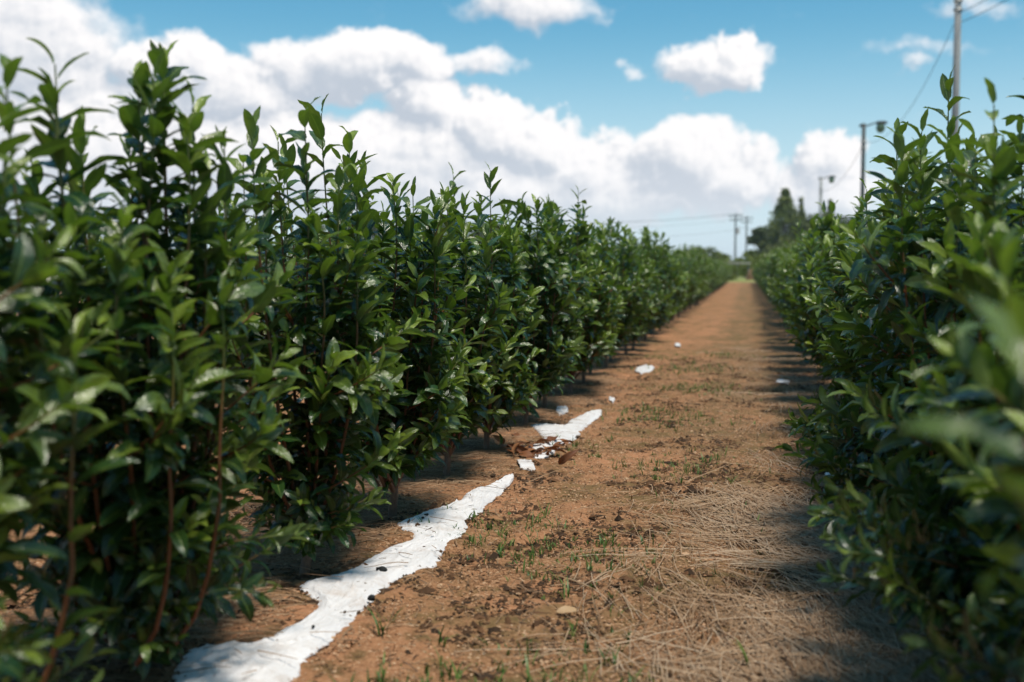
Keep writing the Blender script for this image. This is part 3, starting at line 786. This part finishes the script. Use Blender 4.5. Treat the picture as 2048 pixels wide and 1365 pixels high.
def make_grass():
    rg = np.random.default_rng(41); sp = []
    for k in range(5600):
        y = 1.3 + 9 * rg.random() ** 1.5; x = rg.normal(-0.42, 0.24)
        if math.sin(x * 6 + 3 * math.sin(y * 2)) + math.sin(y * 4.7) < rg.uniform(-0.3, 1.8): continue
        sp.append((x, y, rg.integers(2, 6), rg.choice([rg.uniform(0.012, 0.025), rg.uniform(0.025, 0.06)], p=[.6, .4]), rg.uniform(0.0010, 0.0026)))
    for (px, py, h) in [(765, 1275, .075), (780, 1255, .05), (1085, 1035, .07), (1075, 1050, .05), (1010, 1075, .05), (1000, 1115, .05), (1130, 1195, .06), (885, 1290, .06), (1180, 1300, .03), (1080, 1110, .04), (1210, 1090, .03), (1150, 900, .06), (1245, 835, .05), (1100, 1095, .03), (1205, 1115, .04)]:
        p = ground(px, py); sp.append((p.x, p.y, 6, h, 0.0022))
    tag(link('grass', blades(sp, 'grass', M_GRASS)), 'sparse green grass seedlings sprouting in the bare path', 'grass', kind='stuff')
    p = ground(1495, 1345)
    tag(link('grass_blade', blades([(0, 0, 2, 0.075, 0.005)], 'grass_blade', M_GRASS), None, (p.x, p.y, 0)), 'single broad green grass blade standing in the straw near the bottom edge', 'grass blade')
make_grass()

# ------------------------------------------------------------------ white mulch film
FILMED = set()
def film(name, rowspx, label, group, seed, n_across=44, per=18, drop=0.006):
    """rowspx: list of (left px, right px) pairs from the near end to the far end: a torn strip of thin film"""
    rg = np.random.default_rng(seed)
    Lp = [ground(*a) for a, b in rowspx]; Rp = [ground(*b) for a, b in rowspx]
    def resample(P):
        P = np.array([[p.x, p.y] for p in P]); n = len(P); out_ = []
        for i in range(n - 1):
            p0, p1, p2, p3 = P[max(i - 1, 0)], P[i], P[i + 1], P[min(i + 2, n - 1)]
            for q in range(per):
                t = q / per
                out_.append(0.5 * ((2 * p1) + (-p0 + p2) * t + (2 * p0 - 5 * p1 + 4 * p2 - p3) * t * t + (-p0 + 3 * p1 - 3 * p2 + p3) * t ** 3))
        out_.append(P[-1]); return np.array(out_)
    A, B = resample(Lp), resample(Rp); n = len(A); A, B = A - (B - A) * 0.07, B + (B - A) * 0.08
    def jag(n, s):
        r_ = rg.normal(0, 1.6, n); a = np.convolve(r_, np.ones(3) / 3, 'same') * 0.3 + np.convolve(rg.normal(0, 1, n), np.ones(9) / 9, 'same') * 1.2
        return (a * s)[:, None]
    wdir = norm(B - A)
    wid = np.linalg.norm(B - A, axis=1)[:, None]
    A = A + wdir * jag(n, 0.007) * np.minimum(1, wid / 0.05); B = B + wdir * jag(n, 0.007) * np.minimum(1, wid / 0.05)
    v = np.linspace(0, 1, n_across)
    XY = A[:, None, :] * (1 - v)[None, :, None] + B[:, None, :] * v[None, :, None]
    X, Y = XY[..., 0], XY[..., 1]
    # long soft folds running with the strip
    edge = np.minimum(v, 1 - v)[None, :] * np.ones((n, 1))
    Z = gh(X, Y) + drop * np.clip(edge * 9, 0, 1) + 0.001
    sl = np.cumsum(np.concatenate([[0], np.linalg.norm(np.diff((A + B) / 2, axis=0), axis=1)]))[:, None]
    ac = (v[None, :] - 0.5) * wid
    def ridge(q, p): return (1 - np.abs(np.sin(q))) ** p
    wr = 0.0075 * ridge(ac * 38 + sl * 5 + 1.6 * np.sin(sl * 7 + seed), 5) * (0.4 + 0.6 * np.sin(sl * 9 + 2) ** 2) \
        + 0.0055 * ridge(ac * 70 - sl * 9 + 1.2 * np.sin(sl * 13 + 2), 6) * np.sin(sl * 6 + seed) ** 2 + 0.0035 * ridge(ac * 55 + sl * 40, 6) + 0.003 * np.sin(X * 11 + seed) * np.sin(Y * 9)
    Z = Z + (wr + 0.004) * np.clip(edge * 6, 0.0, 1) + rg.normal(0, 0.0005, X.shape)
    FILMED.update((int(round(a_ * 80)), int(round(b_ * 80))) for a_, b_ in zip(X.ravel(), Y.ravel()))
    V = np.stack([X, Y, Z], -1).reshape(-1, 3)
    i = np.arange(n - 1)[:, None] * n_across; j = np.arange(n_across - 1)[None, :]
    F = np.stack([i + j, i + j + 1, i + n_across + j + 1, i + n_across + j], -1).reshape(-1, 4)
    o = link(name, mesh_from(name, V, F, M_FILM))
    m = o.modifiers.new('thickness', 'SOLIDIFY'); m.thickness = 0.0006; m.offset = -1
    return tag(o, label, 'plastic sheet', group)
GF = 'torn pieces of white mulch film'
film('mulch_film', [((345, 1400), (560, 1400)), ((372, 1350), (585, 1350)), ((402, 1312), (600, 1330)), ((470, 1328), (640, 1305)), ((560, 1290), (680, 1270)), ((640, 1225), (735, 1215)), ((612, 1182), (790, 1165)),
                    ((700, 1155), (860, 1140)), ((775, 1112), (880, 1105)), ((830, 1088), (905, 1088)), ((800, 1062), (925, 1070)), ((862, 1035), (930, 1048)), ((915, 1015), (960, 1028)), ((945, 990), (975, 1010)), ((985, 975), (1000, 990)), ((1026, 962), (1028, 966))],
     'long white torn plastic film winding from the bottom edge to the sharp trunks', GF, 1)
film('mulch_film', [((1034, 934), (1040, 946)), ((1036, 928), (1068, 946)), ((1062, 930), (1068, 940))], 'small white film scrap lying among the dead brown leaves, just past the long sheet', GF, 2, 14, 8)
film('mulch_film', [((1060, 915), (1066, 922)), ((1066, 908), (1095, 918)), ((1040, 902), (1112, 905)), ((1098, 893), (1120, 896)), ((1092, 885), (1140, 888)), ((1075, 868), (1148, 875)), ((1072, 858), (1158, 868)), ((1125, 862), (1168, 858)), ((1140, 846), (1185, 842)), ((1170, 832), (1200, 834)), ((1198, 827), (1204, 829))],
     'second white film piece with a branching left arm, past the dead leaves', GF, 3, 20, 10)
film('mulch_film', [((1112, 834), (1118, 838)), ((1115, 822), (1134, 830)), ((1130, 822), (1136, 826))], 'white film scrap tucked under the left row behind the second sheet', GF, 4, 10, 8)
film('mulch_film', [((1218, 806), (1226, 811)), ((1218, 799), (1230, 803))], 'tiny white film fleck on bare soil past the second sheet', GF, 5, 8, 8)
film('mulch_film', [((1270, 748), (1282, 752)), ((1273, 741), (1300, 745)), ((1290, 734), (1308, 738))], 'small white film scrap at the edge of the left row, halfway down the path', GF, 6, 10, 8)
film('mulch_film', [((1350, 694), (1360, 696)), ((1350, 688), (1361, 690))], 'faint white film fleck furthest down the left side of the path', GF, 7, 8, 8)
film('mulch_film', [((1598, 852), (1625, 862)), ((1592, 846), (1640, 852)), ((1590, 840), (1620, 845))], 'white film edge showing under the right row near the straw', GF, 8, 12, 8)
film('mulch_film', [((1645, 962), (1700, 966)), ((1650, 950), (1700, 956))], 'white film strip half hidden under the right row beside the combed straw', GF, 9, 12, 8)
film('mulch_film', [((1552, 768), (1575, 772)), ((1555, 760), (1580, 764))], 'small white film scrap under the right row, furthest on that side', GF, 10, 8, 8)

make_straw()
make_crumbs()
def clod(px, py, r, seed, label):
    p = ground(px, py); g_ = Geo(); g_.blob((0, 0, 0), r, 9, 7, 0.16, seed=seed)
    tag(link('clod', g_.mesh('clod', M_CLOD), None, (p.x, p.y, float(gh(p.x, p.y)) + 0.016)), label, 'clod', 'dark soil clods on the white film')
clod(764, 1160, (0.015, 0.010, 0.008), 1, 'black soil clod lying in the middle of the long white film')
clod(744, 1215, (0.009, 0.007, 0.007), 2, 'dark clod caught on the right edge of the long white film')
clod(853, 1053, (0.007, 0.004, 0.003), 3, 'small dark crumb on the wide upper part of the long film')
clod(846, 1060, (0.005, 0.004, 0.003), 4, 'tiny dark crumb just in front of the crumb on the upper film')
clod(627, 1283, (0.004, 0.004, 0.003), 5, 'tiny black crumb on the narrow near part of the long film')
clod(690, 1247, (0.003, 0.003, 0.003), 6, 'tiny black speck between the narrow part and the right edge clod')

def fallen_leaf(px, py, L, rz, tint, label, group, seed, rise=0.25):
    rg = np.random.default_rng(seed)
    V, F, T, U = leaves_mesh('l', np.array([[0, 0, 0.004]]), np.array([[1.0, 0, rise]]), np.array([[0, 0, 1.0]]) + rg.normal(0, .15 + rise * .6, (1, 3)), np.array([L]), np.array([tint]), np.array([tint]), 0)
    p = ground(px, py)
    V[:, 1] *= 1.7; V[:, 2] = np.maximum(V[:, 2], 0.002)
    tag(link('fallen_leaf', mesh_from('fallen_leaf', V, F, M_DEADLEAF, tint=T, uv=U), None, (p.x, p.y, float(gh(p.x, p.y)) + 0.004), rz), label, 'fallen leaf', group)
GD = 'dead leaves on the ground'
fallen_leaf(812, 1024, 0.055, 0.3, 0.45, 'curled tan dead leaf on the soil right of the sharp bare trunk', GD, 1)
fallen_leaf(975, 1046, 0.05, -0.2, 0.55, 'orange dead leaf on the soil just right of the long white film', GD, 2)
fallen_leaf(1112, 1228, 0.052, 0.15, 0.8, 'pale cream dead leaf lying alone in the middle of the path', GD, 3)
fallen_leaf(1636, 1095, 0.07, 0.2, 0.1, 'reddish brown dead leaf on the straw under the right row', GD, 4)
fallen_leaf(330, 1215, 0.06, 1.2, 0.6, 'blurred pinkish dead leaf hanging low at the bottom left', GD, 5)
fallen_leaf(1290, 1112, 0.03, 0.5, 0.95, 'small pale dry leaf on the soil left of the combed straw', GD, 6)
fallen_leaf(1480, 1235, 0.04, 2.0, 0.9, 'pale curled leaf among the coarse stalks near the bottom', GD, 7)
rgd = np.random.default_rng(8)
for k in range(34):
    fallen_leaf(1065 + rgd.normal(0, 34), 915 + rgd.normal(0, 13), rgd.uniform(0.05, 0.085), rgd.uniform(0, 6.28), rgd.uniform(0.1, 0.5), 'rust brown dead leaf in the heap round the small white scraps at the left row', GD, 30 + k, 0.75)

# ------------------------------------------------------------------ poles, wires
def wire(pa, pb, sag, name='overhead_wire', label='', r=0.014):
    pa, pb = Vector(pa), Vector(pb); pts = []
    for i in range(25):
        t = i / 24; p = pa.lerp(pb, t); p.z -= sag * 4 * t * (1 - t); pts.append(p[:])
    g_ = Geo(); g_.tube(pts, r, 6)
    return tag(link(name, g_.mesh(name, M_WIRE)), label, 'wire', 'overhead wires')

def lamp_pole(px, Y, top, rad, mat, label, lampz, flip=1):
    x = at(px, 537, Y).x
    root = tag(link('lamp_pole', None, None, (x, Y, 0)), label, 'lamp pole', 'poles along the lane on the right')
    g_ = Geo(); g_.tube([(0, 0, -0.3), (0, 0, top * .5), (0, 0, top)], [rad, rad * .88, rad * .75], 14); link('pole', g_.mesh('pole', mat), root)
    g_ = Geo(); g_.tube([(0, 0, lampz - .1), (.35 * flip, 0, lampz + 0.02), (.75 * flip, 0, lampz + 0.15)], .045, 8); g_.tube([(-.25, 0, lampz - .02), (.1, 0, lampz - .02)], .09, 8); link('arm', g_.mesh('arm', M_DARKPOLE), root)
    g_ = Geo(); g_.blob((1.0 * flip, 0, lampz + .12), (.36, .18, .12), 14, 9, 0.0); lh = link('lamp_head', g_.mesh('lamp_head', M_DARKPOLE), root)
    g_ = Geo(); g_.blob((.95 * flip, 0, lampz - .18), (.26, .2, .3), 14, 9, 0.02); link('lamp_cover', g_.mesh('lamp_cover', M_LAMPGLASS), lh)
    g_ = Geo()
    for zz in (lampz - 1.0, lampz - 1.35): g_.tube([(0, 0, zz), (0, 0, zz + .07)], rad * .95 + .02, 14)
    link('band', g_.mesh('band', M_STEEL), root)
    return x
x1 = lamp_pole(1903, 48, 13.2, 0.165, M_CONC, 'tall pale grey concrete pole running out of the top of the photo', 12.3)
x2 = lamp_pole(1722, 70, 9.3, 0.15, M_DARKPOLE, 'dark pole with a lamp and green cover on its top bracket, middle one of three', 9.2)
x3 = lamp_pole(1639, 110, 9.3, 0.17, M_CONC, 'pale far pole with round lamp on top, beside the conifers', 9.2)
for i, z in enumerate((10.9, 10.5)):
    wire((x1 + .15, 48, z), (10.8, 8, z + .1), 1.1, label=['upper of the two wires running off the tall grey pole at top right', 'lower of the two wires running off the tall grey pole at top right'][i])
wire((x1 - .15, 48, 10.4), (x2 + .1, 70, 8.2), 1.3, label='thin wire sagging from the tall grey pole to the dark lamp pole', r=0.011)
wire((x2, 70, 8.1), (x3, 110, 8.1), 0.9, label='faint wire between the dark lamp pole and the pale far pole', r=0.012)

def utility_pole(x, Y, top, label, transformer):
    root = tag(link('utility_pole', None, None, (x, Y, 0)), label, 'utility pole', 'far utility poles')
    g_ = Geo(); g_.tube([(0, 0, -.3), (0, 0, top)], [.24, .17], 12); link('pole', g_.mesh('pole', M_DARKPOLE), root)
    for zz, ln in ((top - .5, 1.9), (top - 1.4, 1.6)):
        g_ = Geo(); g_.box((0, 0, zz), (ln * 1.5, .16, .16)); ca = link('crossarm', g_.mesh('crossarm', M_DARKPOLE), root)
        for xx in (-ln * .68, -ln * .3, ln * .3, ln * .68):
            g_ = Geo(); g_.tube([(xx, 0, zz + .1), (xx, 0, zz + .45)], [.08, .11], 8); link('insulator', g_.mesh('insulator', M_STEEL), ca)
    if transformer:
        g_ = Geo(); g_.tube([(.5, 0, top - 4.2), (.5, 0, top - 3.0)], .36, 12); link('transformer', g_.mesh('transformer', M_STEEL), root)
    return root
pa = at(1470, 537, 236); pb = at(1492, 537, 262)
utility_pole(pa.x, 236, 12.0, 'near one of the two distant utility poles left of the conifers, with a transformer', True)
utility_pole(pb.x, 262, 12.6, 'fainter of the two distant utility poles, nearer the conifers', False)
utility_pole(-62, 215, 12.0, 'utility pole far off behind the left row carrying the distant wires', False)
for i, (z, dx) in enumerate(((11.9, 1.3), (11.9, -1.3), (10.8, 1.0), (8.6, 0))):
    wire((pa.x + dx, 236, z), (-62 + dx, 215, z - .1), 1.9, r=0.018, label=['topmost right distant wire in the sky left of the far poles', 'topmost left distant wire in the sky left of the far poles', 'middle distant wire low in the sky left of the far poles', 'lowest distant wire just above the shrub tops left of the far poles'][i])
wire((pa.x + .3, 236, 9.2), (34, 190, 8.6), 1.6, label='distant wire crossing in front of the tall conifer', r=0.025)

# ------------------------------------------------------------------ trees
def clump_mesh(centers, radii, n, size, mat, seed, dark_low=0.0):
    """leaf cards spread through a set of ellipsoid clumps"""
    rg = np.random.default_rng(seed); C_ = np.array(centers, float); Rr = np.array(radii, float)
    wts = (Rr[:, 0] * Rr[:, 2]); wts /= wts.sum(); idx = rg.choice(len(C_), n, p=wts)
    d = norm(rg.normal(0, 1, (n, 3))); rad = rg.random(n) ** 0.35
    P_ = C_[idx] + d * Rr[idx] * rad[:, None]
    a = norm(rg.normal(0, 1, (n, 3))); nn = norm(d + rg.normal(0, 0.7, (n, 3))); b = norm(np.cross(nn, a)); a = np.cross(b, nn)
    sz = size * rg.uniform(0.5, 1.4, n)[:, None]
    V = np.stack([P_ - a * sz, P_ - b * sz * .6, P_ + a * sz, P_ + b * sz * .6], 1).reshape(-1, 3)
    F = np.arange(n * 4).reshape(-1, 4)
    ctint = rg.random(len(C_))
    T = np.repeat(np.clip(ctint[idx] * .6 + rg.random(n) * .4, 0, 1)[:, None], 4, 0)
    return mesh_from('crown', V, F, mat, tint=np.repeat(T, 2, 1), smooth=False)

def conifer(px, Y, h, wid, label, seed, n=12000):
    rg = np.random.default_rng(seed); x = at(px, 537, Y).x
    root = tag(link('conifer_tree', None, None, (x, Y, 0)), label, 'tree', 'trees behind the field')
    g_ = Geo(); g_.tube([(0, 0, -.2), (0, 0, h * .5), (0, 0, h * .96)], [.28, .18, .03], 8); link('trunk', g_.mesh('trunk', M_TREEBARK), root)
    cs, rs = [], []
    for k in range(170):
        t = rg.random() ** 0.8; z = 0.8 + (h - 1.0) * t; r_ = wid * (1 - t) ** 0.98 * rg.uniform(.4, 1.05); a = rg.random() * 6.28
        cs.append((math.cos(a) * r_ * .75, math.sin(a) * r_ * .75, z)); s = wid * (.07 + .24 * (1 - t)); rs.append((s, s, s * .75))
    cs.append((0, 0, h - .3)); rs.append((.12 * wid, .12 * wid, .5))
    link('crown', clump_mesh(cs, rs, n, .22, M_CONIFER, seed), root)
def broad(px, Y, h, wid, label, seed, mat=None, n=6000, name='broadleaf_tree', cat='tree', z0=.35, group='trees behind the field', sz=.2):
    rg = np.random.default_rng(seed); x = at(px, 537, Y).x
    root = tag(link(name, None, None, (x, Y, 0)), label, cat, group)
    g_ = Geo(); g_.tube([(0, 0, -.2), (.1, 0, h * .3), (.05, .1, h * .75)], [.05 * wid + .06, .04 * wid + .03, .02], 8)
    for k in range(5):
        a = rg.random() * 6.28; g_.tube([(.1, 0, h * .3), (math.cos(a) * wid * .3, math.sin(a) * wid * .3, h * .5), (math.cos(a) * wid * .6, math.sin(a) * wid * .6, h * .7)], [.03 * wid + .02, .02 * wid, .01], 6)
    link('trunk', g_.mesh('trunk', M_TREEBARK), root)
    cs, rs = [], []
    for k in range(34):
        a = rg.random() * 6.28; z = h * (z0 + (1 - z0) * rg.random()) * .92; q = 1 - abs(z / h - .6) * 1.1
        r_ = wid * q * rg.uniform(.2, .8); cs.append((math.cos(a) * r_, math.sin(a) * r_, z)); s = wid * rg.uniform(.16, .34); rs.append((s, s, s * .75))
    link('crown', clump_mesh(cs, rs, n, sz, mat or M_BROAD, seed), root)

conifer(1568, 170, 12.4, 6.6, 'tallest dark cone-shaped conifer behind the end of the right row', 1)
conifer(1600, 172, 11.2, 3.2, 'slim conifer tip just right of the tallest conifer', 2, 5000)
broad(1640, 163, 8.6, 4.5, 'dark round tree directly behind the pale far pole', 8, z0=.1)
conifer(1658, 165, 10.4, 3.0, 'slim dark conifer right of the pale far pole', 3, 5000)
broad(1518, 160, 6.6, 1.9, 'small dark round-topped pine on a leaning bare trunk left of the tall conifer', 4, z0=.62)
broad(1538, 158, 4.2, 2.6, 'dark bushy tree at the foot of the tall conifer', 5, z0=.1)
broad(1625, 160, 8.0, 4.2, 'dark broad tree between the tall conifer and the pale far pole', 6, z0=.15)
broad(1675, 150, 7.4, 4.5, 'dark olive tree behind the right row below the dark lamp pole', 7, z0=.15)
for i, (px, Y, h, wd) in enumerate([(1740, 150, 7.2, 5.5), (1830, 150, 7.4, 5.8), (1920, 150, 8.0, 6.0), (2010, 140, 8.6, 6.2), (2100, 130, 8.8, 6)]):
    broad(px, Y, h, wd, 'grey green tree of the distant line behind the right row', 20 + i, z0=.1, n=7000)
for i, (px, Y, h, wd) in enumerate([(640, 240, 11.5, 8), (730, 245, 12.2, 8.5), (820, 240, 11.0, 8), (900, 240, 11.4, 7.5), (975, 240, 10.6, 7), (1060, 235, 8.5, 7)]):
    broad(px, Y, h, wd, 'dark tree of the distant line glimpsed over the left row', 40 + i, z0=.1, n=8000, sz=.34)
rgb = np.random.default_rng(9)
for i, px in enumerate(range(1330, 1560, 17)):
    Y = rgb.uniform(112, 128)
    broad(px + rgb.uniform(-5, 5), Y, rgb.uniform(1.7, 2.9), rgb.uniform(1.3, 2.1), 'low light green bush on the bank beyond the end of the path', 60 + i, M_BUSH, 1600, 'bush', 'bush', .12, 'bushes beyond the field', .12)
for i, (px, Y, h) in enumerate([(1462, 92, 1.5), (1500, 95, 1.3), (1530, 80, 1.8), (1548, 82, 2.1), (1430, 93, 1.5)]):
    broad(px, Y, h, 1.2, 'low yellowish green bush by the pale rail at the end of the path', 90 + i, M_BUSH, 1300, 'bush', 'bush', .08, 'bushes beyond the field', .09)

for i in range(26):
    px = rgb.uniform(1400, 1590); Y = rgb.uniform(66, 86)
    if 1484 < px < 1524: continue
    broad(px, Y, rgb.uniform(0.7, 1.15), rgb.uniform(.6, 1.0), 'knee high green bush on the headland just beyond the last tea shrubs', 120 + i, M_BUSH, 900, 'bush', 'bush', .05, 'bushes beyond the field', .07)

# guard rail, dirt bank and lane behind the field
gx0, gx1 = at(1425, 537, 88).x, at(1503, 537, 88).x
rl = tag(link('guard_rail', None, None, (gx0, 88, 0)), 'pale weathered roadside rail crossing beyond the end of the path', 'guard rail')
g_ = Geo(); g_.box(((gx1 - gx0) / 2, 0, 1.15), (gx1 - gx0, .08, .14)); g_.box(((gx1 - gx0) / 2, -.06, 1.15), (gx1 - gx0, .05, .07)); link('rail_beam', g_.mesh('rail_beam', M_RAIL, False), rl)
for k in range(4):
    g_ = Geo(); g_.tube([((gx1 - gx0) * (k + .3) / 3.6, .1, -.1), ((gx1 - gx0) * (k + .3) / 3.6, .1, 1.08)], .04, 8); link('post', g_.mesh('post', M_STEEL), rl)
def mound(name, c, s, mat, seed):
    rg = np.random.default_rng(seed); n = 28; u = np.linspace(-1, 1, n); X, Y = np.meshgrid(u, u)
    r_ = np.clip(1 - X ** 2 - Y ** 2, 0, None) ** .6; Z = r_ * (1 + .18 * np.sin(X * 7 + seed) * np.sin(Y * 5)) - .05
    V = np.stack([X * s[0] + c[0], Y * s[1] + c[1], Z * s[2]], -1).reshape(-1, 3)
    i = np.arange(n - 1)[:, None] * n; j = np.arange(n - 1)[None]
    tag(link(name, mesh_from(name, V, np.stack([i + j, i + j + 1, i + n + j + 1, i + n + j], -1).reshape(-1, 4), mat)), kind='structure')
pm = at(1506, 537, 76); mound('dirt_bank', (pm.x, 76), (0.5, 1.6, 0.75), M_BANK, 2)
g_ = Geo(); g_.v.append(np.array([[-60, 90, .012], [60, 90, .012], [60, 94, .012], [-60, 94, .012]])); g_.f.append(np.array([[0, 1, 2, 3]])); g_.t.append(np.full((4, 1), .5)); g_.n = 4
tag(link('road', g_.mesh('road', simple('lane_asphalt', (0.09, 0.09, 0.088), 0.9, 0.2, 4, 0.2))), kind='structure')

# ------------------------------------------------------------------ air
m, t, o = newmat('haze')
pv = t.new('ShaderNodeVolumePrincipled'); pv.inputs['Color'].default_value = (0.86, 0.93, 1.0, 1)
pv.inputs['Density'].default_value = 0.00025; pv.inputs['Anisotropy'].default_value = 0.2
t.l.new(pv.outputs[0], o.inputs['Volume'])
g_ = Geo(); g_.box((0, 750, 6.7), (3200, 2300, 15.4))
tag(link('haze', g_.mesh('haze', m, False)), kind='stuff')
